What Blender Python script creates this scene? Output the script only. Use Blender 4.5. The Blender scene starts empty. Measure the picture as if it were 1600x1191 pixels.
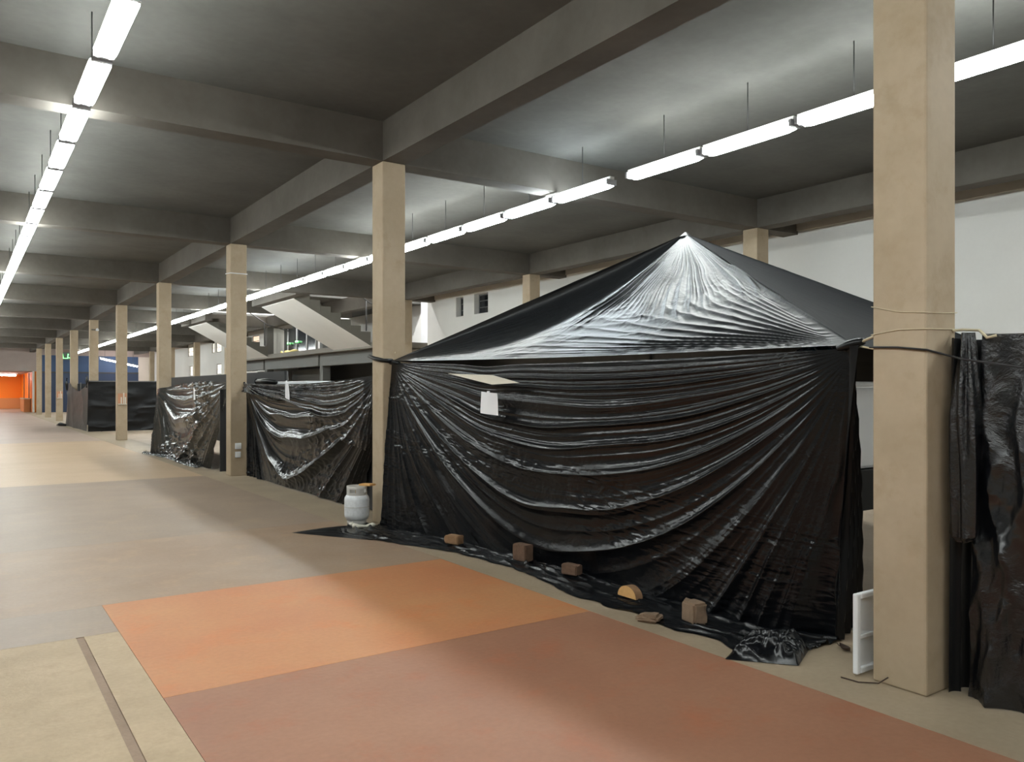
import bpy, math, random
import numpy as np
from mathutils import Vector

random.seed(7)
S = bpy.context.scene
COL = S.collection

# ------------------------------------------------------------------ camera, world, exposure
YAW = math.atan(863 / 1250)
CAM_H = 1.6
cam_d = bpy.data.cameras.new('camera')
cam = bpy.data.objects.new('camera', cam_d)
COL.objects.link(cam)
cam.location = (0, 0, CAM_H)
cam.rotation_euler = (math.pi / 2, 0, -YAW)
cam_d.sensor_fit = 'HORIZONTAL'
cam_d.sensor_width = 36
cam_d.lens = 36 * 1250 / 1600
cam_d.shift_y = 14.5 / 1600
cam_d.clip_end = 300
S.camera = cam

w = bpy.data.worlds.new('night')
w.use_nodes = True
w.node_tree.nodes['Background'].inputs[0].default_value = (0.02, 0.022, 0.03, 1)
w.node_tree.nodes['Background'].inputs[1].default_value = 0.3
S.world = w
vs = S.view_settings
vs.view_transform = 'Standard'
vs.look = 'None'
vs.gamma = 1
vs.use_curve_mapping = False
vs.exposure = 0.0
TUBE_L = 47.0          # radiance of the fluorescent tubes


# ------------------------------------------------------------------ materials
def new_mat(name):
    m = bpy.data.materials.new(name)
    m.use_nodes = True
    nt = m.node_tree
    return m, nt, nt.nodes['Principled BSDF']


def N(nt, t, **kw):
    n = nt.nodes.new(t)
    for k, v in kw.items():
        if k.startswith('i_'):
            n.inputs[k[2:].replace('_', ' ')].default_value = v
        else:
            setattr(n, k, v)
    return n


def plain(name, c, rough=0.6, metal=0.0, spec=0.5):
    m, nt, b = new_mat(name)
    b.inputs['Base Color'].default_value = (*c, 1)
    b.inputs['Roughness'].default_value = rough
    b.inputs['Metallic'].default_value = metal
    b.inputs['Specular IOR Level'].default_value = spec
    return m


def mottled(name, c1, c2, scale=1.0, rough=0.75, bump=0.1, fine=25.0, spots=None, c3=None, lo=0.35, hi=0.65, grain=.12):
    """stained matt surface: large soft blotches, fine grain, a little relief"""
    m, nt, b = new_mat(name)
    L = nt.links.new
    tc = N(nt, 'ShaderNodeNewGeometry')
    n1 = N(nt, 'ShaderNodeTexNoise', i_Scale=scale, i_Detail=6.0, i_Roughness=0.6)
    L(tc.outputs['Position'], n1.inputs['Vector'])
    mr = N(nt, 'ShaderNodeMapRange')
    mr.inputs['From Min'].default_value = lo
    mr.inputs['From Max'].default_value = hi
    L(n1.outputs['Fac'], mr.inputs['Value'])
    mx = N(nt, 'ShaderNodeMix', data_type='RGBA')
    mx.inputs['A'].default_value = (*c1, 1)
    mx.inputs['B'].default_value = (*c2, 1)
    L(mr.outputs['Result'], mx.inputs['Factor'])
    n2 = N(nt, 'ShaderNodeTexNoise', i_Scale=fine, i_Detail=4.0)
    L(tc.outputs['Position'], n2.inputs['Vector'])
    out = mx.outputs['Result']
    if c3 is not None:
        n3 = N(nt, 'ShaderNodeTexNoise', i_Scale=scale * 2.7, i_Detail=8.0, i_Roughness=0.7)
        L(tc.outputs['Position'], n3.inputs['Vector'])
        m3 = N(nt, 'ShaderNodeMapRange')
        m3.inputs['From Min'].default_value = 0.52
        m3.inputs['From Max'].default_value = 0.75
        L(n3.outputs['Fac'], m3.inputs['Value'])
        mx3 = N(nt, 'ShaderNodeMix', data_type='RGBA')
        L(out, mx3.inputs['A'])
        mx3.inputs['B'].default_value = (*c3, 1)
        L(m3.outputs['Result'], mx3.inputs['Factor'])
        out = mx3.outputs['Result']
    g = N(nt, 'ShaderNodeMix', data_type='RGBA', blend_type='MULTIPLY')
    g.inputs['Factor'].default_value = 1.0
    gr = N(nt, 'ShaderNodeMapRange')
    gr.inputs['To Min'].default_value = 1 - grain
    gr.inputs['To Max'].default_value = 1 + grain
    L(n2.outputs['Fac'], gr.inputs['Value'])
    L(out, g.inputs['A'])
    L(gr.outputs['Result'], g.inputs['B'])
    L(g.outputs['Result'], b.inputs['Base Color'])
    b.inputs['Roughness'].default_value = rough
    b.inputs['Specular IOR Level'].default_value = 0.3
    bp = N(nt, 'ShaderNodeBump')
    bp.inputs['Strength'].default_value = bump
    bp.inputs['Distance'].default_value = 0.01
    L(n2.outputs['Fac'], bp.inputs['Height'])
    L(bp.outputs['Normal'], b.inputs['Normal'])
    return m


def plastic(name, c, rough, crinkle, scale=9.0, spec=0.6, ior=1.5):
    """thin polythene sheet: fine crinkles on top of the modelled folds"""
    m, nt, b = new_mat(name)
    L = nt.links.new
    tc = N(nt, 'ShaderNodeNewGeometry')
    warp = N(nt, 'ShaderNodeTexNoise', i_Scale=3.0, i_Detail=2.0)
    L(tc.outputs['Position'], warp.inputs['Vector'])
    va = N(nt, 'ShaderNodeVectorMath', operation='MULTIPLY_ADD')
    va.inputs[1].default_value = (0.35, 0.35, 0.35)
    L(warp.outputs['Color'], va.inputs[0])
    L(tc.outputs['Position'], va.inputs[2])
    vo = N(nt, 'ShaderNodeTexVoronoi', feature='DISTANCE_TO_EDGE', i_Scale=scale)
    L(va.outputs['Vector'], vo.inputs['Vector'])
    n2 = N(nt, 'ShaderNodeTexNoise', i_Scale=scale * 2.6, i_Detail=5.0, i_Roughness=0.65)
    L(va.outputs['Vector'], n2.inputs['Vector'])
    ad = N(nt, 'ShaderNodeMath', operation='MULTIPLY_ADD')
    ad.inputs[1].default_value = 0.45
    L(vo.outputs['Distance'], ad.inputs[0])
    L(n2.outputs['Fac'], ad.inputs[2])
    bp = N(nt, 'ShaderNodeBump')
    bp.inputs['Distance'].default_value = 0.012
    pn_ = N(nt, 'ShaderNodeTexNoise', i_Scale=2.2, i_Detail=3.0)
    L(tc.outputs['Position'], pn_.inputs['Vector'])
    pm = N(nt, 'ShaderNodeMapRange')
    pm.inputs['From Min'].default_value = .45
    pm.inputs['From Max'].default_value = .68
    pm.inputs['To Min'].default_value = crinkle * .12
    pm.inputs['To Max'].default_value = crinkle
    L(pn_.outputs['Fac'], pm.inputs['Value'])
    L(pm.outputs['Result'], bp.inputs['Strength'])
    L(ad.outputs['Value'], bp.inputs['Height'])
    L(bp.outputs['Normal'], b.inputs['Normal'])
    b.inputs['Base Color'].default_value = (*c, 1)
    b.inputs['Roughness'].default_value = rough
    b.inputs['Specular IOR Level'].default_value = spec
    b.inputs['IOR'].default_value = ior
    return m


def glow(name, c, s):
    m, nt, b = new_mat(name)
    b.inputs['Base Color'].default_value = (0.8, 0.8, 0.8, 1)
    b.inputs['Emission Color'].default_value = (*c, 1)
    b.inputs['Emission Strength'].default_value = s
    return m


M = {}
M['concrete'] = mottled('column concrete', (.40, .315, .215), (.46, .37, .265), 1.3, .7, .06, 18, c3=(.37, .285, .185), grain=.06)
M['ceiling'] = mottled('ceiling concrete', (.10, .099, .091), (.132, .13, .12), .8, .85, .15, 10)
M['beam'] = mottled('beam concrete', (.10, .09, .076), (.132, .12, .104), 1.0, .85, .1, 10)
M['white_wall'] = mottled('white wall paint', (.70, .69, .66), (.76, .75, .72), .4, .7, .01, 20, grain=.02)
M['wall_band'] = mottled('beige wall band', (.60, .56, .50), (.66, .61, .55), .4, .7, .01, 20, grain=.02)
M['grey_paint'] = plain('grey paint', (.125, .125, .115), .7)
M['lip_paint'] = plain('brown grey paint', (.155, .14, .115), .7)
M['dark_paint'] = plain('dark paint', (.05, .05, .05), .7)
M['steps'] = plain('dark stair concrete', (.13, .125, .105), .8)
M['orange'] = plain('orange wall paint', (.95, .26, .01), .6)
M['dado'] = plain('orange brown dado', (.62, .28, .10), .5)
M['pink_grey'] = mottled('pinkish grey wall', (.36, .30, .27), (.42, .35, .32), .5)
M['blue'] = plain('navy wall paint', (.035, .075, .16), .6)
M['blue_low'] = plain('dark navy wall paint', (.022, .04, .085), .6)
M['floor_base'] = mottled('grey brown floor', (.36, .275, .195), (.43, .335, .245), .8, .55, .08, 30, c3=(.33, .245, .17))
M['floor_strip'] = mottled('tan floor strip', (.31, .245, .17), (.36, .285, .20), 1.2, .55, .08, 30)
M['floor_beige'] = mottled('beige floor', (.385, .285, .178), (.45, .335, .215), 2.2, .6, .15, 40, c3=(.36, .26, .16))
M['floor_far_beige'] = mottled('far beige floor', (.43, .305, .19), (.48, .345, .225), .6, .5, .08, 30)
M['floor_orange'] = mottled('terracotta floor', (.45, .18, .08), (.48, .225, .10), .9, .55, .1, 30, c3=(.52, .18, .065))
M['floor_orange_shaded'] = mottled('shaded terracotta floor', (.29, .135, .08), (.33, .165, .10), .9, .55, .1, 30, c3=(.34, .12, .06))  # terracotta made darker: soft shade on the near floor put into the colour
M['floor_grey'] = mottled('grey floor', (.27, .20, .148), (.32, .24, .18), .7, .5, .08, 30, c3=(.34, .245, .165))
M['floor_warm'] = mottled('warm brown floor', (.29, .195, .13), (.335, .24, .17), .9, .5, .08, 30, c3=(.38, .25, .155))
M['floor_pink'] = mottled('pinkish grey floor', (.34, .255, .20), (.39, .295, .24), .4, .45, .06, 30)
M['groove'] = mottled('filled floor joint', (.24, .165, .11), (.29, .20, .14), 4, .7, .2, 60)
M['black'] = plastic('black polythene', (.003, .0036, .0048), .24, .8, 8, spec=.38)
M['black_roof'] = plastic('black roof polythene', (.012, .0135, .0155), .38, .6, 7, spec=.36, ior=1.5)
M['black_soft'] = plastic('soft black polythene', (.005, .0055, .0065), .35, .2, 6, spec=.3)
M['grey_film'] = plastic('dull grey film', (.055, .054, .05), .45, .3, 4, spec=.35)
M['black_crinkled'] = plastic('crinkled black polythene', (.004, .0045, .006), .24, 1.1, 9, spec=.8)
M['black_gloss'] = plastic('glossy thin black polythene', (.005, .005, .0055), .20, .3, 5, spec=.27)
M['grey_sheet'] = plastic('thin grey polythene', (.034, .034, .032), .22, .32, 5, spec=.5)
M['tent_fabric'] = plain('dark tent fabric', (.009, .0095, .0105), .8, 0, .15)
M['black_panel'] = plain('black flat sheet', (.016, .017, .019), .55)
M['tube'] = glow('tube white', (.94, 1.0, .98), TUBE_L)
M['tube_blue'] = glow('tube cool white', (.84, .95, 1.0), TUBE_L * 1.05)
M['tube_pink'] = glow('tube pinkish white', (1.0, .9, .9), 45.0)
M['fixture'] = plain('white enamel', (.78, .78, .76), .4)
M['holder'] = plain('grey lamp holder', (.35, .35, .37), .5)
M['paper'] = plain('white paper', (.82, .83, .86), .7)
M['cream'] = plain('cream board', (.72, .68, .58), .7)
M['cream_rope'] = plain('cream twine', (.62, .54, .38), .8)
M['cable'] = plain('black cable', (.012, .012, .014), .5)
M['cylinder_paint'] = mottled('scuffed pale grey paint', (.72, .74, .76), (.80, .82, .84), 9, .45, .05, 40, c3=(.62, .63, .64))
M['cylinder_collar'] = mottled('grey beige collar paint', (.52, .50, .47), (.58, .56, .52), 9, .5, .05, 40)
M['brass'] = plain('brass', (.55, .38, .15), .35, .9)
M['wood'] = mottled('brown wood', (.26, .145, .075), (.34, .20, .11), 12, .75, .2, 60)
M['wood_light'] = mottled('light orange wood', (.66, .36, .13), (.74, .44, .18), 14, .65, .15, 60)
M['brick'] = mottled('brown brick', (.125, .075, .05), (.175, .105, .07), 14, .85, .3, 60)
M['stone'] = mottled('brown concrete block', (.22, .15, .10), (.27, .185, .125), 14, .85, .3, 60)
M['white_plastic'] = plain('white plastic', (.80, .82, .84), .35)
M['white_box'] = plain('white enamel box', (.72, .73, .75), .45)
M['board_grey'] = plain('grey cardboard', (.30, .29, .28), .7)
M['dark_cloth'] = plain('dark cloth', (.012, .012, .012), .9)
M['leaf'] = plain('dry leaf', (.05, .03, .02), .8)
M['orange_panel'] = plain('pale orange panel', (.55, .28, .16), .5)
M['glass_dark'] = plain('dark window glass', (.012, .014, .017), .12, 0, .6)
M['frame_grey'] = plain('window frame', (.12, .12, .12), .5)
M['lit_window'] = glow('street lit pane', (1.0, .86, .66), 1.1)
M['lit_orange'] = glow('street lit orange pane', (1.0, .62, .35), .9)
M['green'] = glow('green sign light', (.06, 1.0, .12), 2.2)
M['rail'] = plain('dark rail', (.06, .06, .06), .5)
M['mullion'] = plain('pale mullion', (.42, .42, .42), .5)
M['yellow'] = plain('yellow bag', (.85, .68, .25), .5)
M['pale_blue'] = plain('pale blue panel', (.36, .44, .52), .5)


def patterned():
    m, nt, b = new_mat('blue white printed film')
    L = nt.links.new
    g = N(nt, 'ShaderNodeNewGeometry')
    n = N(nt, 'ShaderNodeTexNoise', i_Scale=14.0, i_Detail=2.0, i_Distortion=1.5)
    L(g.outputs['Position'], n.inputs['Vector'])
    r = N(nt, 'ShaderNodeValToRGB')
    e = r.color_ramp.elements
    e[0].position = .40
    e[0].color = (.02, .025, .035, 1)
    e[1].position = .62
    e[1].color = (.75, .8, .85, 1)
    k = e.new(.50)
    k.color = (.05, .22, .32, 1)
    L(n.outputs['Fac'], r.inputs['Fac'])
    L(r.outputs['Color'], b.inputs['Base Color'])
    b.inputs['Roughness'].default_value = .3
    return m


M['printed'] = patterned()

# ------------------------------------------------------------------ builders
ROOT = {}


def origin_of(parent):
    return ROOT.get(parent.name, (0, 0, 0)) if parent is not None else (0, 0, 0)


def link(name, me, mat, parent=None, smooth=False):
    o = bpy.data.objects.new(name, me)
    COL.objects.link(o)
    if mat is not None and not me.materials:
        me.materials.append(mat)
    if parent is not None:
        o.parent = parent
        ROOT[o.name] = ROOT.get(parent.name, (0, 0, 0))
    if smooth:
        me.polygons.foreach_set('use_smooth', [True] * len(me.polygons))
    return o


def mesh(name, v, f, mat, parent=None, smooth=False):
    v = np.asarray(v, float) - np.asarray(origin_of(parent))
    me = bpy.data.meshes.new(name)
    me.from_pydata(v.tolist(), [], [list(map(int, q)) for q in f])
    me.update()
    return link(name, me, mat, parent, smooth)


def thing(name, loc, label, cat, group=None):
    o = bpy.data.objects.new(name, None)
    COL.objects.link(o)
    o.location = loc
    o.empty_display_size = .1
    ROOT[o.name] = tuple(loc)
    o['label'] = label
    o['category'] = cat
    if group:
        o['group'] = group
    return o


def tag(o, label, cat, group=None):
    o['label'] = label
    o['category'] = cat
    if group:
        o['group'] = group
    return o


def struct(o):
    o['kind'] = 'structure'
    return o


BF = [(0, 3, 2, 1), (4, 5, 6, 7), (0, 1, 5, 4), (1, 2, 6, 5), (2, 3, 7, 6), (3, 0, 4, 7)]


def boxv(x0, x1, y0, y1, z0, z1):
    return [(x0, y0, z0), (x1, y0, z0), (x1, y1, z0), (x0, y1, z0), (x0, y0, z1), (x1, y0, z1), (x1, y1, z1), (x0, y1, z1)]


def box(name, b, mat, parent=None, bevel=0.0, segs=2):
    o = mesh(name, boxv(*b), BF, mat, parent)
    if bevel:
        md = o.modifiers.new('bevel', 'BEVEL')
        md.width = bevel
        md.segments = segs
        md.limit_method = 'ANGLE'
    return o


def boxes(name, bs, mat, parent=None):
    v, f = [], []
    for b in bs:
        k = len(v)
        v += boxv(*b)
        f += [tuple(i + k for i in q) for q in BF]
    return mesh(name, v, f, mat, parent)


def grid(name, P, mat, parent=None, flip=False):
    P = np.asarray(P, float)
    n, m = P.shape[:2]
    v = P.reshape(-1, 3) - np.asarray(origin_of(parent))
    i = np.arange(n * m).reshape(n, m)
    q = np.stack([i[:-1, :-1], i[1:, :-1], i[1:, 1:], i[:-1, 1:]], -1).reshape(-1, 4)
    if flip:
        q = q[:, ::-1]
    me = bpy.data.meshes.new(name)
    me.vertices.add(len(v))
    me.vertices.foreach_set('co', v.ravel())
    me.loops.add(q.size)
    me.loops.foreach_set('vertex_index', q.ravel().astype(np.int32))
    me.polygons.add(len(q))
    me.polygons.foreach_set('loop_start', np.arange(0, q.size, 4, dtype=np.int32))
    me.polygons.foreach_set('use_smooth', np.ones(len(q), bool))
    me.update(calc_edges=True)
    return link(name, me, mat, parent)


def tube(name, pts, r, mat, parent=None, sides=8, closed=False):
    pts = [Vector(p) for p in pts]
    n = len(pts)
    v, f = [], []
    rr = r if isinstance(r, (list, tuple)) else [r] * n
    up = Vector((0, 0, 1))
    for i, p in enumerate(pts):
        a = pts[(i - 1) % n] if (i > 0 or closed) else p
        b = pts[(i + 1) % n] if (i < n - 1 or closed) else p
        t = (b - a).normalized()
        u = t.cross(up)
        if u.length < 1e-3:
            u = t.cross(Vector((1, 0, 0)))
        u.normalize()
        w_ = t.cross(u)
        for k in range(sides):
            an = 2 * math.pi * k / sides
            v.append(tuple(p + (u * math.cos(an) + w_ * math.sin(an)) * rr[i]))
    for i in range(n if closed else n - 1):
        j = (i + 1) % n
        for k in range(sides):
            l = (k + 1) % sides
            f.append((i * sides + k, i * sides + l, j * sides + l, j * sides + k))
    if not closed:
        f.append(tuple(range(sides))[::-1])
        f.append(tuple((n - 1) * sides + k for k in range(sides)))
    return mesh(name, v, f, mat, parent, True)


def lathe(name, prof, c, mat, parent=None, n=32):
    v, f = [], []
    for (r, z) in prof:
        for k in range(n):
            a = 2 * math.pi * k / n
            v.append((c[0] + r * math.cos(a), c[1] + r * math.sin(a), c[2] + z))
    for i in range(len(prof) - 1):
        for k in range(n):
            l = (k + 1) % n
            f.append((i * n + k, i * n + l, (i + 1) * n + l, (i + 1) * n + k))
    return mesh(name, v, f, mat, parent, True)


# ------------------------------------------------------------------ noise and folds for the plastic sheets
def vnoise(x, y, seed=0):
    xi, yi = np.floor(x).astype(np.int64), np.floor(y).astype(np.int64)
    xf, yf = x - xi, y - yi

    def h(a, b):
        k = (a * 374761393 + b * 668265263 + seed * 974711) & 0xffffffff
        k = ((k ^ (k >> 13)) * 1274126177) & 0xffffffff
        return ((k ^ (k >> 16)) & 0xffff) / 65535.0
    u, v = xf * xf * xf * (xf * (xf * 6 - 15) + 10), yf * yf * yf * (yf * (yf * 6 - 15) + 10)
    return (h(xi, yi) * (1 - u) + h(xi + 1, yi) * u) * (1 - v) + (h(xi, yi + 1) * (1 - u) + h(xi + 1, yi + 1) * u) * v


def fbm(x, y, seed=0, o=4):
    a, s, t = 1.0, 0.0, 0.0
    for i in range(o):
        s = s + a * vnoise(x * 2 ** i, y * 2 ** i, seed + i)
        t += a
        a *= .5
    return s / t


def ridge(x, p=1.6):
    """sharp crests, round valleys"""
    return (1 - np.abs(np.sin(np.pi * x))) ** p


def swag(u, v, seed=0, freq=9, amp=.05, skew=.0, p=.8, top=.0, fine=1.0, size_uv=(5.8, 1.9)):
    """folds that leave both upper corners and sag like catenaries between them.
    u 0..1 along the top, v 0..1 downwards; gives a height in metres"""
    uu = np.clip(u + skew * u * (1 - u), .0, 1)
    arch = np.maximum(4 * uu * (1 - uu), .02) ** p
    s = (v + top) / arch
    ls = np.log(s + .12)
    warp = (fbm(u * 2.3 + 3, ls * 1.3, seed, 3) - .5) * .55
    k = freq * ls * .42 + warp * 1.7
    a1 = ridge(k) * (.35 + .65 * vnoise(ls * 3.1 + 7, u * 1.6, seed + 11))
    k2 = freq * 2.3 * ls * .42 + warp * 3.1 + 4
    a2 = ridge(k2, 1.3) * (.15 + .85 * vnoise(ls * 7.3, u * 3.1, seed + 23))
    k3 = freq * 5.1 * ls * .42 + warp * 5 + 1
    a3 = ridge(k3, 1.2) * np.clip(vnoise(ls * 13, u * 6.1, seed + 31) * 1.6 - .4, 0, 1)
    near = np.clip(np.minimum(uu, 1 - uu) * 5 + v * .35, .05, 1) * np.clip(v * 9 + .15, 0, 1)
    size = np.clip(.25 + v * 1.1, .2, 1)
    keep = np.exp(-(s / 3.2) ** 2)
    h_ = amp * near * (a1 * size + (a2 * .20 + a3 * .045) * fine) * keep
    # straight pleats that fan out below each corner
    for side, du in ((0, u), (1, 1 - u)):
        x_, y_ = du * size_uv[0], v * size_uv[1]
        th = np.arctan2(x_, y_ + .02)
        r_ = np.hypot(x_, y_)
        lay = np.clip((s - 1.6) / 2.2, 0, 1) * (du < .5)
        pl = ridge(th * 9 + (fbm(r_ * 1.3, th * 4, seed + 41 + side, 3) - .5) * 1.3, 1.2) * (.4 + .6 * vnoise(th * 7, r_ * 1.1, seed + 45))
        h_ = h_ + lay * amp * .55 * np.clip(r_ * .9, 0, 1) * pl
    return h_


def crumple(x, y, seed=0, amp=.01):
    n = fbm(x, y, seed, 3)
    return amp * (1 - np.abs(2 * n - 1) * 2.2) * np.clip((fbm(x * .22 + 5, y * .22 + 9, seed + 77, 2) - .42) * 5, .06, 1)


lin = np.linspace


def ip(xs, ys, q):
    return np.interp(q, xs, ys)


# ------------------------------------------------------------------ the setting: floor
ROW1, ROW2 = 4.14, 11.0
NEAR = 2.2
PITCH = 6.5
CW = .30
XL, XR, YB, YF = -10.0, 12.1, -20.0, 67.0
ZB, ZC = 4.33, 4.80

floor = struct(box('floor', (XL, 15.2, YB, YF + 16, -.3, -.02), M['floor_base']))


def slab(b, mat, label):
    g = .0012
    o = box('floor_slab', (b[0] + g, b[1] - g, b[2] + g, b[3] - g, -.02, 0.0), M[mat], floor)
    o['label'] = label
    return o


slab((3.76, 4.60, YB, 67), 'floor_strip', 'tan concrete strip along the columns')
slab((4.60, 15.2, YB, 67), 'floor_base', 'grey brown slab under the stalls')
slab((.87, 3.76, YB, 4.45), 'floor_orange_shaded', 'terracotta slab darkened with painted shade')
slab((.87, 3.76, 4.45, 6.63), 'floor_orange', 'bright terracotta slab')
slab((XL, .64 - .022, YB, 5.85), 'floor_beige', 'beige speckled slab')
slab((.64 + .022, .87, YB, 5.85), 'floor_beige', 'beige speckled slab beside the joint')
gv = box('floor_joint', (.64 - .022, .64 + .022, YB, 5.85, -.02, -.004), M['groove'], floor)
gv['label'] = 'dark filled joint in the beige slab'
slab((XL, .87, 5.85, 6.63), 'floor_grey', 'grey brown slab beyond the beige one')
slab((XL, 3.76, 6.63, 9.3), 'floor_warm', 'warm brown mottled slab')
slab((XL, 3.76, 9.3, 15.6), 'floor_grey', 'dark grey brown slab')
slab((XL, 3.76, 15.6, 28.3), 'floor_far_beige', 'pale beige slab')
slab((XL, 3.76, 28.3, 67), 'floor_pink', 'pinkish grey slab')

# ------------------------------------------------------------------ ceiling, beams, columns
STAIRS = [(23.2, 26.25), (33.4, 36.4)]
ys = [YB, STAIRS[0][0] - .9, STAIRS[0][1] + .1, STAIRS[1][0] - .1, STAIRS[1][1] + .1, YF + .3]
cb = [(XL, 8.3, YB, YF + .3, ZC, ZC + .25)]
for a, b in ((ys[0], ys[1]), (ys[2], ys[3]), (ys[4], ys[5])):
    cb.append((8.3, 15.2, a, b, ZC, ZC + .25))
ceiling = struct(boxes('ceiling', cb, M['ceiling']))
grid_y = [NEAR + PITCH * k for k in range(-3, 11)]
for k, y in enumerate(grid_y):
    for a, b in ((XL, ROW1), (ROW1 + CW, ROW2), (ROW2 + CW, XR + .05)):
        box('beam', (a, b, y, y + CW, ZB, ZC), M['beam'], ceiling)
for x in (ROW1, ROW2):
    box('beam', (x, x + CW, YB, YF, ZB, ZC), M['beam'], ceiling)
for (a, b) in STAIRS:
    box('beam', (7.86, 8.13, a - 1.0, b + .1, ZB, ZC), M['beam'], ceiling)

ordw = ['nearest', 'second', 'third', 'fourth', 'fifth', 'sixth', 'seventh', 'eighth', 'ninth', 'tenth']
COLS = {}
for k in range(10):
    y = NEAR + PITCH * k
    c = box('concrete_column', (ROW1, ROW1 + CW, y, y + CW, 0, ZB), M['concrete'], None, .012)
    extra = [' big in the right foreground', ' behind the gas cylinder', ' with two small white switches low on it', ' between grey sheet and black booth',
             ' with a pale orange panel on it', ' standing beside the black booth corner', ' half hidden by the booth front', ' with a tiny pale panel far down the aisle',
             ' far down the aisle', ' farthest seen before the orange room'][k]
    COLS[k] = tag(c, f'{ordw[k]} tan concrete column of the aisle row{extra}', 'column', 'columns along the aisle')
for k in range(1, 10):
    y = NEAR + PITCH * k
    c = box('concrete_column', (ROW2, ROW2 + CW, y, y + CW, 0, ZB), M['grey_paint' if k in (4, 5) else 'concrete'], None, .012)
    extra = {0: 'nearest', 1: 'behind the big black tent, right of its peak', 2: 'by the wall, left of the black tent peak', 3: 'dim, just right of the second aisle column',
             4: 'under the mezzanine edge', 5: 'beneath the far white stair', 6: 'beyond the far stair', 7: 'between two lit windows far away', 8: 'far by the white wall', 9: 'at the far end by the white wall'}[k]
    tag(c, f'grey tan concrete column of the back row, {extra}', 'column', 'columns along the white wall')

# ------------------------------------------------------------------ walls with openings
WT = .32


def wall_x(name, x, y0, y1, z0, z1, holes, mat, th=WT):
    """wall in a plane x = const facing -x, with rectangular openings and their reveals"""
    yy = sorted({y0, y1, *[h[0] for h in holes], *[h[1] for h in holes]})
    zz = sorted({z0, z1, *[h[2] for h in holes], *[h[3] for h in holes]})
    v, f = [], []

    def quad(p):
        k = len(v)
        v.extend(p)
        f.append((k, k + 1, k + 2, k + 3))
    for i in range(len(yy) - 1):
        for j in range(len(zz) - 1):
            cy, cz = (yy[i] + yy[i + 1]) / 2, (zz[j] + zz[j + 1]) / 2
            if any(h[0] < cy < h[1] and h[2] < cz < h[3] for h in holes):
                continue
            a, b, c, d = yy[i], yy[i + 1], zz[j], zz[j + 1]
            quad([(x, a, c), (x, a, d), (x, b, d), (x, b, c)])
            quad([(x + th, a, c), (x + th, b, c), (x + th, b, d), (x + th, a, d)])
    X = x + th
    for (a, b, c, d) in holes:
        quad([(x, a, c), (x, a, d), (X, a, d), (X, a, c)])
        quad([(x, b, c), (X, b, c), (X, b, d), (x, b, d)])
        quad([(x, a, c), (X, a, c), (X, b, c), (x, b, c)])
        quad([(x, a, d), (x, b, d), (X, b, d), (X, a, d)])
    quad([(x, y0, z0), (X, y0, z0), (X, y0, z1), (x, y0, z1)])
    quad([(x, y1, z0), (x, y1, z1), (X, y1, z1), (X, y1, z0)])
    return struct(mesh(name, v, f, mat))


WN = [0]


def window(h, pane, bars=1, x=XR, rec=.16):
    WN[0] += 1
    a, b, c, d = h
    X = x + rec
    w_ = bpy.data.objects.new(f'window_{WN[0]}', None)
    COL.objects.link(w_)
    w_.location = (X, (a + b) / 2, c)
    ROOT[w_.name] = tuple(w_.location)
    w_['kind'] = 'structure'
    t = .04
    boxes('window_frame', [(X, X + .05, a, a + t, c, d), (X, X + .05, b - t, b, c, d), (X, X + .05, a + t, b - t, c, c + t), (X, X + .05, a + t, b - t, d - t, d)], M['frame_grey'], w_)
    box('pane', (X + .02, X + .03, a + t, b - t, c + t, d - t), M[pane], w_)
    for k in range(bars):
        z = c + (d - c) * (k + 1) / (bars + 1)
        box('glazing_bar', (X - .005, X + .02, a + t, b - t, z - .012, z + .012), M['frame_grey'], w_)
    return w_


near_holes = [(20.03, 20.44, 3.77, 4.34), (18.7, 19.43, 3.77, 4.34)]
wall_x('wall_right', XR, YB, 22.2, 0, ZC, near_holes, M['white_wall'])
for h in near_holes:
    window(h, 'glass_dark', 2)
far_holes = [(39.4, 40.5, 3.78, 4.32), (41.1, 41.7, 3.78, 4.32), (46.3, 47.4, 3.76, 4.34), (47.75, 48.3, 3.76, 4.34), (52.9, 54.2, 3.76, 4.34), (65.6, 66.8, 3.6, 4.34),
             (39.6, 40.6, 2.55, 3.1), (46.3, 47.3, 2.5, 3.1), (53.0, 53.8, 2.5, 3.15), (65.6, 66.8, 2.3, 3.2)]
wall_x('wall_right_far', XR, 37.6, YF, 0, ZC, far_holes, M['white_wall'])
for i, h in enumerate(far_holes):
    window(h, 'lit_orange' if i in (0, 1) else 'lit_window', 1, rec=.03)
# beige band along the top of the white wall
for k, (a, b) in enumerate(((YB, NEAR), (NEAR + CW, NEAR + PITCH), (NEAR + PITCH + CW, NEAR + 2 * PITCH), (NEAR + 2 * PITCH + CW, NEAR + 3 * PITCH))):
    struct(box(f'trim_{k + 1}', (XR - .035, XR, a, b, 4.39, ZC), M['wall_band']))

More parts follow.
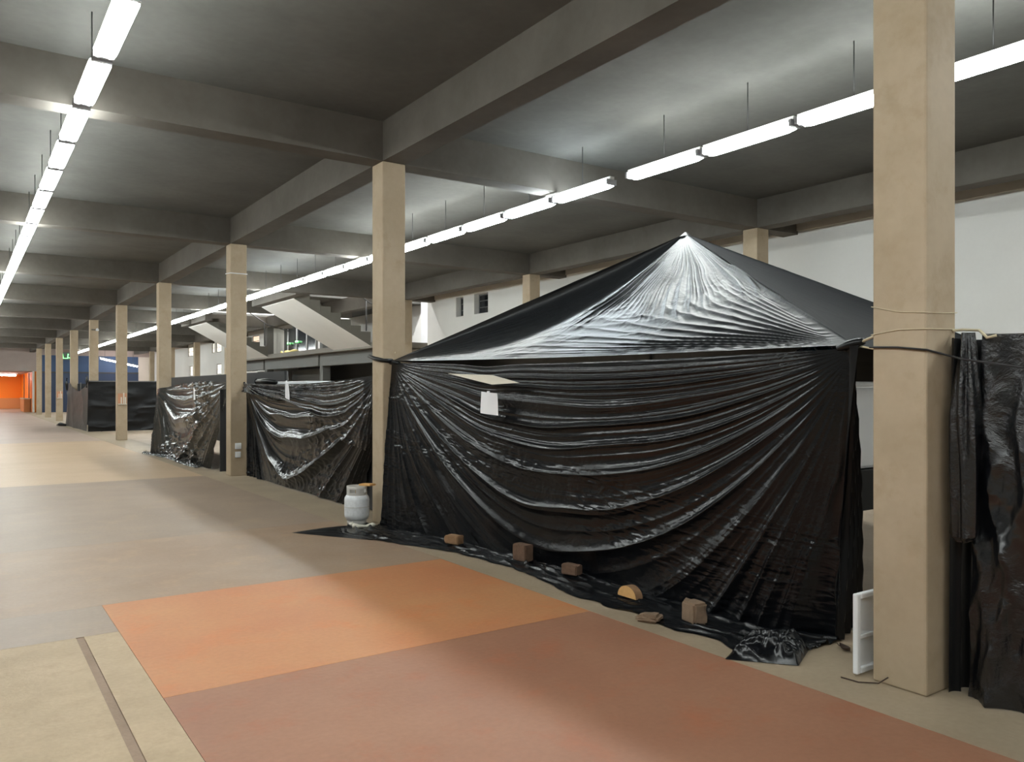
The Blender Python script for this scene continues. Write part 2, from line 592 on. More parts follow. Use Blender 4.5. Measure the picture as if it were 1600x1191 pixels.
# stair hall behind the gap in the white wall
hall = []
struct(box('wall_stair_back', (14.2, 14.4, 21.8, 33.0, 0, 7.6), M['white_wall']))
struct(box('wall_stair_back_far', (14.2, 14.4, 33.0, 37.6, 0, 7.6), M['white_wall']))
struct(box('wall_stair_end', (XR + .3, 14.4, 37.6, 37.8, 0, 7.6), M['white_wall']))
struct(box('wall_stair_start', (XR + WT, 14.4, 21.95, 22.2, 0, 7.6), M['white_wall']))
for k, (a, b) in enumerate(((22.3, 26.4), (33.3, 36.5))):
    struct(boxes(f'wall_stairwell_{"near" if k == 0 else "far"}', [(8.1, 8.3, a, b, ZC + .25, 7.6), (8.3, 14.2, a - .12, a, ZC + .25, 7.6), (8.3, 14.2, b, b + .12, ZC + .25, 7.6)], M['white_wall']))
    struct(box(f'ceiling_stairwell_{"near" if k == 0 else "far"}', (8.1, 14.4, a - .1, b + .1, 7.6, 7.7), M['ceiling']))
struct(box('door_1', (14.06, 14.2, 25.2, 26.3, 3.15, 5.1), M['white_box']))

for k, (a, b) in enumerate(((22.3, 26.4), (33.3, 36.5))):  # unseen lights added to brighten the white wall behind the steps
    ld = bpy.data.lights.new('stairwell_fill_light', 'AREA')
    ld.shape = 'RECTANGLE'
    ld.size, ld.size_y, ld.energy = 1.2, .2, 520
    lo_ = bpy.data.objects.new('stairwell_fill_light', ld)
    lo_.location = (11.5, (a + b) / 2, 7.5)
    COL.objects.link(lo_)

# mezzanine landing
mez = thing('mezzanine', (12.4, 30, 2.5), 'grey mezzanine landing with deep beam that both white stairs start from', 'mezzanine')
box('landing_slab', (10.62, 10.98, 22.35, 38.4, 2.93, 3.1), M['lip_paint'], mez)
for a, b in ((22.35, 28.18), (28.52, 34.68), (35.02, 38.4)):
    box('landing_slab', (10.98, 11.32, a, b, 2.93, 3.1), M['lip_paint'], mez)
box('landing_slab', (11.32, 12.08, 22.35, 38.4, 2.93, 3.1), M['lip_paint'], mez)
box('landing_slab', (12.08, 14.18, 22.35, 37.58, 2.93, 3.1), M['lip_paint'], mez)
for a, b in ((22.35, 28.18), (28.52, 34.68), (35.02, 38.4)):
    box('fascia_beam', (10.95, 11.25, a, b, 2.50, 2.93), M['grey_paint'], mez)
box('kerb', (12.6, 14.18, 22.4, 23.0, 3.1, 3.36), M['lip_paint'], mez)

# stairs
for i, (a, b) in enumerate(STAIRS):
    st = thing('staircase', (10.62, (a + b) / 2, 3.0), ['near white-soffited stair with dark steps, right of the third aisle column', 'far white-soffited stair with dark steps, crossing behind the third aisle column'][i], 'stairs', 'white stairs')
    x0, z0, x1, z1 = 10.62, 3.0, 8.15, 4.33
    n = 8
    run, rise = (x0 - x1) / (n - .5), (z1 - z0) / (n - .5)
    # body: soffit slab
    th = .26
    v = [(x0, a, z0), (x1, a, z1), (x1, a, z1 + th), (x0, a, z0 + th), (x0, b, z0), (x1, b, z1), (x1, b, z1 + th), (x0, b, z0 + th)]
    sl = mesh('stair_slab', v, [(0, 1, 2, 3), (4, 7, 6, 5), (2, 1, 5, 6), (0, 3, 7, 4), (3, 2, 6, 7)], M['steps'], st)
    so = mesh('soffit', [(x0, a, z0 - .012), (x1, a, z1 - .012), (x1, b, z1 - .012), (x0, b, z0 - .012), (x0, a, z0), (x1, a, z1), (x1, b, z1), (x0, b, z0)],
              [(0, 3, 2, 1), (4, 5, 6, 7), (0, 1, 5, 4), (1, 2, 6, 5), (2, 3, 7, 6), (3, 0, 4, 7)], M['white_wall'], st)
    so['label'] = 'white painted underside'
    for k in range(n):
        xa = x0 - run * k
        zt = z0 + th + rise * (k + 1)
        zl = z0 + th + rise * k - .02
        box('step', (xa - run, xa, a - .004, b + .004, zl, zt), M['steps'], st)
    hr = thing('handrail', (10.9, a + .1, 3.1), ['near', 'far'][i] + ' thin dark handrail at the foot of the white stair', 'handrail', 'stair handrails')
    tube('rail', [(9.6, a + .06, 5.0), (10.62, a + .06, 4.35), (11.6, a + .06, 4.1)], .02, M['rail'], hr, 6)
    tube('rail_post', [(10.5, a + .06, z0 + th + .2), (10.5, a + .06, 4.42)], .02, M['rail'], hr, 6)
    tube('rail_post', [(11.55, a + .06, 3.1), (11.55, a + .06, 4.11)], .02, M['rail'], hr, 6)

# glazed partition on the landing
gp = thing('glazed_partition', (12.7, 35.4, 3.1), 'dark glazed partition with pale mullions on the mezzanine', 'partition')
for ya, yb in ((33.3, 34.4), (34.4, 35.7), (35.7, 36.9), (36.9, 37.5)):
    box('pane', (12.70, 12.73, ya + .03, yb - .03, 3.1, 4.75), M['glass_dark'], gp)
    box('mullion', (12.66, 12.76, ya - .03, ya + .03, 3.1, 4.75), M['mullion'], gp)
for nm, p, lb in (('exit_sign_reflection', (12.62, 36.6, 3.78), 'left green exit sign reflection glowing on the mezzanine glass'), ('exit_sign_reflection', (12.62, 35.5, 3.8), 'right green exit sign reflection glowing on the mezzanine glass')):  # exit sign reflections in the glass, built as small glowing lenses
    t = thing(nm, p, lb, 'light', 'green lights on the mezzanine')
    box('lamp_body', (p[0] - .02, p[0] + .06, p[1] - .16, p[1] + .16, p[2] - .08, p[2] - .04), M['frame_grey'], t)
    lathe('green_lens', [(.0, -.04), (.075, -.04), (.085, .02), (.06, .05), (.0, .06)], p, M['green'], t, 14)
yb_ = thing('yellow_bag', (11.5, 33.0, 3.1), 'yellow bag lying on the mezzanine edge below the green lights', 'bag')
P = np.zeros((14, 20, 3))
for i, s in enumerate(lin(0, 1, 14)):
    for j, t in enumerate(lin(0, 2 * math.pi, 20)):
        r = math.sin(math.pi * min(max(s, .02), .98)) ** .6
        P[i, j] = (11.5 + .2 * r * math.cos(t), 32.2 + 1.6 * s, 3.1 + max(0, .1 + .1 * r * math.sin(t) + .04 * math.sin(9 * s)))
grid('bag_body', P, M['yellow'], yb_)
tube('bag_neck', [(11.5, 33.75, 3.16), (11.46, 33.95, 3.2), (11.44, 34.1, 3.25)], [.05, .03, .05], M['yellow'], yb_)

# under the mezzanine
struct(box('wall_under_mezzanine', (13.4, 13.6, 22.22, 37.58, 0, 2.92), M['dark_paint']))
pn = thing('grey_partition', (12.3, 32.3, 0), 'plain grey partition wall under the mezzanine beam', 'partition')
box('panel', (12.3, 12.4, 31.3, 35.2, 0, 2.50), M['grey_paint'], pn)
box('panel_edge', (12.26, 12.44, 31.2, 31.3, 0, 2.50), M['lip_paint'], pn)
pp = box('white_post', (11.75, 12.05, 38.45, 38.8, 0, 2.5), M['white_wall'])
tag(pp, 'white square post under the left end of the mezzanine', 'post')
bp_ = thing('blue_panel', (12.2, 36.6, 0), 'pale blue grey panel standing under the mezzanine', 'panel')
box('board', (12.2, 12.26, 36.1, 37.3, .2, 2.42), M['pale_blue'], bp_)
box('foot', (12.1, 12.36, 36.2, 36.3, 0, .2), M['frame_grey'], bp_)
box('foot', (12.1, 12.36, 37.1, 37.2, 0, .2), M['frame_grey'], bp_)
af = thing('sign_board', (11.75, 34.8, 0), 'white leaning sign board with slanted top under the mezzanine', 'sign')
mesh('board', [(11.7, 34.2, .0), (11.7, 36.0, 0), (11.7, 36.0, 1.9), (11.7, 34.2, 2.42), (11.78, 34.2, 0), (11.78, 36.0, 0), (11.78, 36.0, 1.9), (11.78, 34.2, 2.42)],
     [(0, 3, 2, 1), (4, 5, 6, 7), (0, 1, 5, 4), (1, 2, 6, 5), (2, 3, 7, 6), (3, 0, 4, 7)], M['white_wall'], af)
box('dark_slot', (11.68, 11.70, 34.8, 35.4, 1.1, 1.95), M['dark_paint'], af)
wb = box('wall_stub', (XR, XR + .3, 22.22, 23.3, 0, 2.92), M['white_wall'])
struct(wb)

# far end: orange room, pinkish wall over it, blue wall
struct(boxes('wall_far', [(XL, XR, YF, YF + .3, 2.97, ZC), (XL, -2.2, YF, YF + .3, 0, 2.97)], M['pink_grey']))
struct(box('wall_far_blue', (4.62, 11.3, YF - .06, YF, 0, 4.15), M['blue']))
struct(box('trim_10', (4.62, 11.3, YF - .14, YF - .06, 2.86, 2.96), M['dark_paint']))
struct(box('wall_far_blue_base', (4.62, 11.3, YF - .10, YF - .06, 0, 2.86), M['blue_low']))
struct(box('wall_far_corner', (11.3, XR, YF - .06, YF, 0, 4.15), M['wall_band']))
struct(boxes('wall_orange', [(-2.4, 4.6, 82, 82.2, 0, 2.97), (4.42, 4.62, YF + .3, 82, 0, 2.97), (-2.4, -2.2, YF + .3, 82, 0, 2.97)], M['orange']))
struct(boxes('baseboard_orange', [(-2.2, 4.42, 81.9, 82, 0, .92), (4.34, 4.42, YF + .35, 81.9, 0, .98)], M['dado']))
struct(box('ceiling_orange', (-2.4, 4.6, YF + .3, 82.2, 2.97, 3.1), M['pink_grey']))
struct(boxes('trim_11', [(4.30, 4.42, YF - .1, YF + .02, 0, 2.97), (4.40, 4.44, YF - .02, YF + .05, 0, 2.97)], M['wall_band']))
for k, (x, y) in enumerate(((4.28, 70.5), (4.28, 76), (2.2, 81.8))):
    struct(box(f'trim_{12 + k}', (x, x + .06, y, y + .06, 0, 2.9), M['rail']))
for x, y in ((-.5, 71), (1.0, 79)):  # extra area lights out of view, added to brighten the orange walls
    ld = bpy.data.lights.new('orange_room_fill_light', 'AREA')
    ld.shape = 'RECTANGLE'
    ld.size, ld.size_y, ld.energy = 2.4, .3, 150
    lo_ = bpy.data.objects.new('orange_room_fill_light', ld)
    lo_.location = (x, y, 2.9)
    COL.objects.link(lo_)
ol = thing('tube_lamp', (2.4, 75, 2.85), 'bright white tube lamp in the orange room at the far end', 'lamp')
box('lamp_body', (1.0, 3.8, 74.95, 75.05, 2.88, 2.94), M['fixture'], ol)
tube('lamp_tube', [(1.05, 75, 2.80), (3.7, 75, 2.80)], .06, M['tube_pink'], ol, 8)
for x in (1.05, 3.70):
    box('lamp_holder', (x - .03, x + .03, 74.96, 75.04, 2.72, 2.88), M['holder'], ol)
pc = thing('orange_room_counter', (3.6, 70, 0), 'low brown counter with pale top in the orange room', 'counter')
box('counter_body', (3.9, 4.3, 69, 73, 0, .95), M['dado'], pc)
box('counter_top', (3.85, 4.33, 68.95, 73.05, .95, 1.0), M['cream'], pc)

# closing walls out of view
struct(box('wall_left', (XL - .2, XL, YB, YF, 0, ZC), M['white_wall']))
struct(box('wall_back', (XL, XR, YB - .2, YB, 0, ZC), M['white_wall']))
struct(box('wall_left_far', (XL - .2, -2.4, YF + .3, YF + 16, 0, ZC), M['dark_paint']))

# ------------------------------------------------------------------ fluorescent lamps
LZ = 4.20


def make_lamp(x, y, cool, L=1.16):
    t = thing('fluorescent_lamp', (x, y, LZ), 'white fluorescent twin tube lamp', 'lamp')
    boxes('lamp_body', [(x - .035, x + .035, y, y + L, LZ + .035, LZ + .085)], M['fixture'], t)
    for s in (-.043, .043):
        tube('lamp_tube', [(x + s, y + .03, LZ), (x + s, y + .12, LZ), (x + s, y + L - .12, LZ), (x + s, y + L - .03, LZ)], [.026, .042, .042, .026], M['tube_blue' if cool else 'tube'], t, 8)
    for e in (y, y + L - .03):
        box('lamp_holder', (x - .075, x + .075, e, e + .03, LZ - .02, LZ + .05), M['holder'], t)
    tube('hanger', [(x, y + L * .5, LZ + .085), (x, y + L * .5, ZC)], .006, M['rail'], t, 6)
    return t


def copy_thing(t, loc):
    r = t.copy()
    COL.objects.link(r)
    r.location = loc
    for ch in list(t.children):
        c = ch.copy()
        COL.objects.link(c)
        c.parent = r
    return r


proto_w = make_lamp(0.92, 2.0, False)
proto_c = make_lamp(6.74, 7.55, True)
LEFTY, RIGHTY = [], []
y = 8.28
while y < 65:
    LEFTY.append(y)
    y += 1.235
y = 8.28 - 1.235 - .04
while y > -18:
    LEFTY.append(y)
    y -= 1.235
y = 7.55
k = 0
while y < 65:
    RIGHTY.append((y, k))
    y += 1.20
    k += 1
y = 7.25 - 1.18
while y > -18:
    RIGHTY.append((y, -1))
    y -= 1.20
ONES = ['', 'first', 'second', 'third', 'fourth', 'fifth', 'sixth', 'seventh', 'eighth', 'ninth', 'tenth', 'eleventh', 'twelfth', 'thirteenth', 'fourteenth', 'fifteenth', 'sixteenth', 'seventeenth', 'eighteenth', 'nineteenth']


def nth(n):
    if n < 20:
        return ONES[n]
    t_ = {2: 'twent', 3: 'thirt', 4: 'fort', 5: 'fift'}[n // 10]
    return t_ + 'ieth' if n % 10 == 0 else t_ + 'y-' + ONES[n % 10]


used_w = used_c = False
near = far = 0
for y in LEFTY:
    if not used_w:
        o, used_w = proto_w, True
        o.location = (.92, y, LZ)
    else:
        o = copy_thing(proto_w, (.92, y, LZ))
    if y > 8:
        far += 1
        o['label'] = f'fluorescent lamp of the left row, {nth(far)} beyond the grey gap'
    else:
        near += 1
        o['label'] = f'fluorescent lamp of the left row, {nth(near)} on the near side of the grey gap'
    o['group'] = 'left row of ceiling lamps'
nr = 0
for y, k in sorted(RIGHTY, key=lambda q: 0 if q[1] in (0, 1) else 1):
    cool = k in (0, 1) or (k > 5 and k % 5 == 0)
    if cool and not used_c:
        o, used_c = proto_c, True
        o.location = (6.74, y, LZ)
    else:
        o = copy_thing(proto_c if cool else proto_w, (6.74, y, LZ))
    if k == -1:
        nr += 1
        o['label'] = f'fluorescent lamp of the right row, {nth(nr)} on the near side of the widest gap'
    elif k < 2:
        o['label'] = ['bluish fluorescent lamp just beyond the widest gap in the right row', 'second bluish fluorescent lamp beyond the widest gap in the right row'][k]
    else:
        o['label'] = f'fluorescent lamp of the right row, {nth(k + 1)} beyond the widest gap'
    o['group'] = 'right row of ceiling lamps'

# slanting light strip by the blue wall, green sign
sl = thing('slanting_tube_lamp', (9.8, 65.5, 3.4), 'thin slanting white light strip in front of the blue far wall', 'lamp')
tube('lamp_tube', [(8.5, 65.5, 3.93), (11.0, 65.5, 3.38)], .05, M['tube_pink'], sl, 6)
tube('lamp_body', [(8.45, 65.5, 4.02), (11.05, 65.5, 3.45)], .04, M['fixture'], sl, 6)
for x, z in ((8.8, 3.94), (10.7, 3.53)):
    tube('hanger', [(x, 65.5, z), (x, 65.5, ZC)], .012, M['rail'], sl, 5)
gs = thing('green_sign', (5.9, 60, 3.7), 'green glowing sign high up beyond the eighth aisle column', 'sign')
box('sign_board', (5.45, 6.3, 60.05, 60.12, 3.6, 4.1), M['dark_paint'], gs)
tube('green_stroke', [(5.55, 60, 4.05), (5.6, 60, 3.7), (5.85, 60, 3.7), (5.88, 60, 4.0)], .035, M['green'], gs, 6)
tube('green_stroke', [(5.88, 60, 3.75), (6.15, 60, 3.7), (6.22, 60, 4.05)], .035, M['green'], gs, 6)
for x in (5.55, 6.2):
    tube('hanger', [(x, 60.08, 4.1), (x, 60.08, ZC)], .012, M['rail'], gs, 5)

# ------------------------------------------------------------------ the big black tent
A = np.array((6.50, 6.09, 3.305))
Lc = np.array((4.25, 8.68, 1.95))
Rc = np.array((4.45, 2.80, 1.875))
BRc = np.array((8.00, 2.80, 1.66))
BLc = np.array((8.40, 8.68, 1.70))
tent = thing('black_tent', (5.7, 5.7, 0), 'large black plastic covered market tent with pointed roof and draped front', 'tent')


def roof_face(name, c0, c1, n, m, seed, amp, mat, sag=.10, front=False):
    # the sheet hangs in a curve between its hips, flatter toward the eave
    s, t = np.meshgrid(lin(0, 1, n), lin(0, 1, m), indexing='ij')
    e = c0[None, None] * (1 - t[..., None]) + c1[None, None] * t[..., None]
    P = A * (1 - s[..., None]) + e * s[..., None]
    nrm = np.cross(c1 - A, c0 - A)
    nrm = nrm / np.linalg.norm(nrm)
    if nrm[2] < 0:
        nrm = -nrm
    inside = np.minimum(t, 1 - t)
    h = -sag * (1 + 1.5 * np.clip((.40 - t) * 5, 0, 1) * (1 if front else 0)) * 4 * s * (1 - s) * np.clip(4 * t * (1 - t), 0, 1) ** .35
    tt = t + (fbm(s * 2.2, t * 2.5, seed, 3) - .5) * .12
    # folds running down from the peak
    win = np.clip((s - .06) * 5, 0, 1) * np.clip((.78 - s) * 4, 0, 1)
    rad = ridge(tt * 26) * np.clip(vnoise(tt * 14, s * 2.2, seed + 3) * 1.7 - .35, 0, 1) + .5 * ridge(tt * 57 + 2, 1.2) * vnoise(tt * 30, s * 4, seed + 5)
    if front:
        sel = np.clip((t - .30) * 5, 0, 1)
        h = h + amp * win * rad * s ** .5 * sel
    else:
        h = h + amp * win * rad * s ** .5 * .4
    # folds running into the lower corners, parallel to the eave
    q = 1 - s
    pol1 = q / np.maximum(t, .02)
    pol2 = q / np.maximum(1 - t, .02)
    lw = np.clip((s - .45) * 3, 0, 1)
    f1 = ridge(np.log(pol2 + .05) * 3.3 + (fbm(t * 4, q * 9, seed + 8, 3) - .5) * .8, 1.3) * np.clip((t - .35) * 2.2, 0, 1)
    f2 = ridge(np.log(pol1 + .05) * 2.3 + (fbm(t * 3, q * 7, seed + 9, 3) - .5) * .8, 1.3) * np.clip((.6 - t) * 2, 0, 1) * .5
    f3 = ridge(q * 13 + (fbm(t * 3.2, q * 6, seed + 6, 4) - .5) * 2.2, 1.2) * np.sin(np.pi * t)
    edge = np.clip(inside * 14, 0, 1) * np.clip((1 - s) * 18 + .1, 0, 1)
    h = h + edge * lw * amp * (f1 * .42 + f2 * .35 + f3 * .13)
    h = h + edge * (crumple(t * 22, s * 11, seed + 14, .0035) + crumple(t * 40, s * 22, seed + 17, .002)) * np.clip(s * 2, 0, 1) * (1 if front else .3)
    # eave line sags a little
    P = P + h[..., None] * nrm
    P[..., 2] -= .02 * np.sin(np.pi * t) * s ** 3
    return grid(name, P, M[mat], tent)


roof_face('roof_sheet', Lc, Rc, 260, 620, 5, .035, 'black_roof', .095, True)
roof_face('roof_sheet', Rc, BRc, 120, 160, 15, .010, 'tent_fabric', .06)
roof_face('roof_sheet', BRc, BLc, 60, 100, 25, .020, 'black_soft', .06)
roof_face('roof_sheet', BLc, Lc, 60, 100, 35, .020, 'black_soft', .06)
pk = lathe('peak_cap', [(.0, .018), (.015, .014), (.04, -.008), (.07, -.035)], A, M['black_soft'], tent, 20)

# front sheet: u runs from the left knot (0) to the right knot (1)
HEMY = [2.95, 3.10, 3.2, 3.45, 3.76, 4.2, 4.81, 5.22, 5.92, 6.71, 7.4, 7.93, 8.4, 8.7]
HEMX = [4.35, 3.95, 3.86, 4.0, 3.94, 3.96, 3.92, 3.99, 4.08, 4.03, 3.82, 3.60, 3.50, 3.55]
nu, nv = 720, 420
u, v = np.meshgrid(lin(0, 1, nu), lin(0, 1, nv), indexing='ij')
Ytop = Lc[1] + (Rc[1] - Lc[1]) * u
Ybot = 8.66 + (3.02 - 8.66) * u
Y = Ytop * (1 - v) + Ybot * v
Xtop = Lc[0] + (Rc[0] - Lc[0]) * u
base_x = ip([0, .08, .2, .5, .8, .93, 1], [4.10, 4.13, 4.30, 4.42, 4.42, 4.40, 4.62], u)
X = Xtop * (1 - v) + base_x * v - .10 * np.sin(np.pi * v) * np.sin(np.pi * u) * .6
ztop = Lc[2] * (1 - u) + Rc[2] * u - .05 * np.sin(np.pi * u)
# the hem gapes a little where the cream board shows
gap = np.exp(-((u - .335) / .06) ** 2) * .025
ztop = ztop - .02 - gap
Z = ztop * (1 - v) + .012 * v
h = swag(u, v, 3, 10.5, .075, skew=-.25, p=.85)
h = h + crumple(u * 46, v * 16, 61, .004) * np.clip(v * 6, 0, 1) + crumple(u * 16 + v * 9, v * 30 - u * 13, 67, .006) * np.clip(v * 4, 0, 1)
# right edge hangs in straight pleats
X = X - h
Z = Z - .25 * h * v * (1 - v)
fs = grid('front_sheet', np.stack([X, Y, Z], -1), M['black'], tent, flip=True)
fs['label'] = 'glossy black draped front wall with swag folds'


# the part of the sheet that lies on the floor
def floor_skirt(name, ys_, x_in, x_out, seed, parent, mat, hgt=.035, nx=60, ny=420):
    yy = lin(ys_[0], ys_[1], ny)
    a, yq = np.meshgrid(lin(0, 1, nx), yy, indexing='ij')
    xo = np.interp(yq, x_out[0], x_out[1]) + (fbm(yq * 5, yq * 0 + 2, seed, 3) - .5) * .08
    xi = np.interp(yq, x_in[0], x_in[1])
    xx = xi * (1 - a) + xo * a
    h_ = hgt * (ridge(a * 3.2 + (fbm(yq * 1.6, a * 2, seed + 2, 3) - .5) * 2.2) * (.3 + vnoise(yq * 2.2, a * 3, seed + 4)) + .35 * ridge(a * 7 + fbm(yq * 3, a * 2, seed + 6, 3) * 3, 1.2))
    zz = .006 + h_ * np.clip((1 - a) * 7, .12, 1) * np.clip(a * 10 + .3, 0, 1)
    return grid(name, np.stack([xx, yq, zz], -1), M[mat], parent)


by = Ybot[:, -1][::-1]
bx = (base_x[:, -1])[::-1]
sk = floor_skirt('floor_skirt', (3.0, 8.66), (by, bx), (HEMY, HEMX), 71, tent, 'black')
sk['label'] = 'loose black hem lying on the floor'
# thin flap pointing left along the floor
n1, n2 = 40, 70
a, b = np.meshgrid(lin(0, 1, n1), lin(0, 1, n2), indexing='ij')
tip = np.array((3.06, 8.78))
front = np.stack([tip[0] + (3.62 - tip[0]) * b, tip[1] + (7.85 - tip[1]) * b], -1)
back = np.stack([tip[0] + (4.06 - tip[0]) * b, tip[1] + (8.80 - tip[1]) * b + .10 * np.sin(np.pi * b)], -1)
xy = front * (1 - a[..., None]) + back * a[..., None]
hh = .003 + .014 * b * ridge(a * 2.7 + b * 1.1 + fbm(a * 3, b * 4, 81, 3) * .9) * np.clip(a * 6, .1, 1) * np.clip((1 - a) * 6, .1, 1)
grid('floor_flap', np.stack([xy[..., 0], xy[..., 1], hh], -1), M['black_soft'], tent)
# bunched corner on the floor at the right end
n1, n2 = 70, 90
a, b = np.meshgrid(lin(-1, 1, n1), lin(-1, 1, n2), indexing='ij')
rr = np.clip(1 - np.maximum(np.abs(a), np.abs(b)) ** 4, 0, 1)
hb = rr * (.06 + .03 * b + .06 * ridge(a * 1.6 + b * .9 + fbm(a * 2 + 5, b * 2 + 5, 91, 3) * 1.4) + .02 * fbm(a * 6 + 9, b * 6 + 9, 95, 3)) + .004
cx, cy = 4.06, 3.12
grid('floor_bunch', np.stack([cx + a * .19 + b * .13, cy + a * .09 - b * .16 + .0 * a, hb], -1), M['black'], tent)
# knots and straps
tube('corner_knot', [Lc + (-.02, .05, .02), Lc + (.0, .02, -.01), Lc + (.01, -.05, -.02), Lc + (.02, -.16, -.035)], [.025, .035, .03, .02], M['black_soft'], tent, 10)
tube('strap', [(ROW1 - .012, 9.06, 2.02), (ROW1 - .014, 8.9, 1.985), (ROW1 - .014, 8.72, 1.96), (ROW1 + .0, 8.684, 1.955), Lc + (0, 0, 0)], [.022, .026, .026, .022, .03], M['black_soft'], tent, 8)
tube('corner_knot', [Rc + (-.03, .10, -.02), Rc + (-.005, .03, .0), Rc + (0, -.02, .01), Rc + (.0, -.06, .02)], [.018, .032, .03, .02], M['black_soft'], tent, 10)
rp = tube('tie_rope', [Rc + (0, -.03, .01), Rc + (-.05, -.15, .04), (ROW1 + .16, 2.52, 1.93), (ROW1 + .05, 2.507, 1.95)], .008, M['cream_rope'], tent, 6)
rp['label'] = 'cream rope tied to the column'
tube('tie_rope', [Rc + (0, -.03, -.01), Rc + (-.02, -.13, -.03), Rc + (-.05, -.22, .06), (ROW1 + .20, 2.507, 1.98)], .007, M['cream_rope'], tent, 6)
lr = tube('tie_rope', [Lc + (.02, .03, .02), Lc + (.05, .05, .06), (ROW1 + .16, 8.694, 2.06)], .006, M['cream_rope'], tent, 6)
# right side: curtain edge turning inward
n1, n2 = 120, 60
v1, u1 = np.meshgrid(lin(0, 1, n1), lin(0, 1, n2), indexing='ij')
xs_ = 4.41 + (.05 + .55 * v1 ** .7) * u1 + .17 * v1
ys2 = 2.80 + .22 * v1 + .10 * u1 * (1 + v1) - .05 * ridge(u1 * 4 + v1 * .6)
zs_ = (1.86 - .04 * u1) * (1 - v1) + .01
grid('side_curtain', np.stack([xs_, ys2, zs_], -1), M['black_soft'], tent)

# notice and cream board on the front sheet


def notice(loc, wy, hz, rot, label, name='paper_notice', mat='paper', lean=0.0):
    t = thing(name, loc, label, 'notice')
    n_, m_ = 8, 10
    a_, b_ = np.meshgrid(lin(-.5, .5, n_), lin(-.5, .5, m_), indexing='ij')
    yy = a_ * wy
    zz = b_ * hz
    xx = -.012 * np.cos(a_ * 3.0) + .02 * (b_ + .5) ** 2 * (a_ - .3) + lean * b_
    c_, s_ = math.cos(rot), math.sin(rot)
    Pq = np.stack([loc[0] + xx, loc[1] + yy * c_ - zz * s_, loc[2] + yy * s_ + zz * c_], -1)
    o = grid('sheet', Pq, M[mat], t)
    tp = box('tape', (loc[0] - .016, loc[0] - .008, loc[1] - .02, loc[1] + .02, loc[2] + hz * .46, loc[2] + hz * .56), M['paper'], t)
    return t


# ------------------------------------------------------------------ black sheets of the next stalls
st2 = thing('sheeted_stall', (4.9, 12, 0), 'stall under a glossy black swagged sheet between second and third aisle columns', 'stall')
nu, nv = 520, 300
u, v = np.meshgrid(lin(0, 1, nu), lin(0, 1, nv), indexing='ij')     # u 0 at the far (left) column
Yt = 15.16 + (9.08 - 15.16) * u
Yb = 15.0 + (10.0 - 15.0) * u
Y = Yt * (1 - v) + Yb * v
zt = 1.70 + .08 * u - .16 * np.sin(np.pi * u) ** .8
zb = .02 + .0 * u
Z = zt * (1 - v) + zb * v
X = 4.40 + .02 * v + .05 * np.sin(np.pi * v)
h = swag(u, v, 41, 5.2, .13, skew=.3, p=.9, fine=.7, size_uv=(6, 1.7)) + crumple(u * 20, v * 9, 47, .014)
X = X - h
grid('front_sheet', np.stack([X, Y, Z], -1), M['black_gloss'], st2, flip=True)
# upper overlay hanging from the right column
nu, nv = 260, 140
u, v = np.meshgrid(lin(0, 1, nu), lin(0, 1, nv), indexing='ij')
Yt = 14.9 + (9.06 - 14.9) * u
zt = 1.73 + .07 * u - .07 * np.sin(np.pi * u)
dep = ip([0, .35, .6, .82, .93, 1], [.16, .22, .42, .86, .95, .55], u)
Z = zt - dep * v
X = 4.30 - swag(u, v * .8, 51, 7, .08, skew=.5, p=.9) - crumple(u * 16, v * 6, 57, .014) - .02 * v
ov = grid('upper_sheet', np.stack([X, Yt, Z], -1), M['black_gloss'], st2, flip=True)
struts = [(4.62, 9.5), (4.62, 14.7), (6.6, 9.5), (6.6, 14.7)]
for x, y in struts:
    box('stall_post', (x, x + .05, y, y + .05, 0, 1.72), M['frame_grey'], st2)
box('stall_top', (4.6, 6.65, 9.4, 14.9, 1.66, 1.70), M['black_panel'], st2)
box('back_sheet', (6.66, 6.68, 9.3, 14.9, .02, 1.70), M['black_panel'], st2)
box('corner_drape', (4.47, 4.50, 9.1, 10.2, .02, 1.70), M['black_panel'], st2)
tube('tie_strap', [(ROW1 + .2, 9.062, 1.82), (4.32, 9.07, 1.80), (4.31, 9.12, 1.79)], .018, M['black_soft'], st2, 8)
tube('tie_strap', [(ROW1 + .25, 15.192, 1.75), (4.40, 15.17, 1.71), (4.38, 15.1, 1.68)], .018, M['black_soft'], st2, 8)
wbrd = box('white_board', (4.75, 5.3, 12.9, 14.6, 1.705, 1.755), M['white_plastic'], None, .01)
tag(wbrd, 'white board lying on top of the swagged stall', 'board')
rl = thing('rolled_sheet', (4.55, 14.5, 1.70), 'small black rolled sheet on the left end of the swagged stall top', 'roll')
tube('roll', [(4.56, 13.9, 1.74), (4.52, 14.4, 1.76), (4.55, 14.9, 1.76)], [.04, .055, .045], M['black_soft'], rl, 12)
tube('roll_end', [(4.55, 14.9, 1.76), (4.55, 14.95, 1.755)], [.06, .035], M['black_soft'], rl, 12)

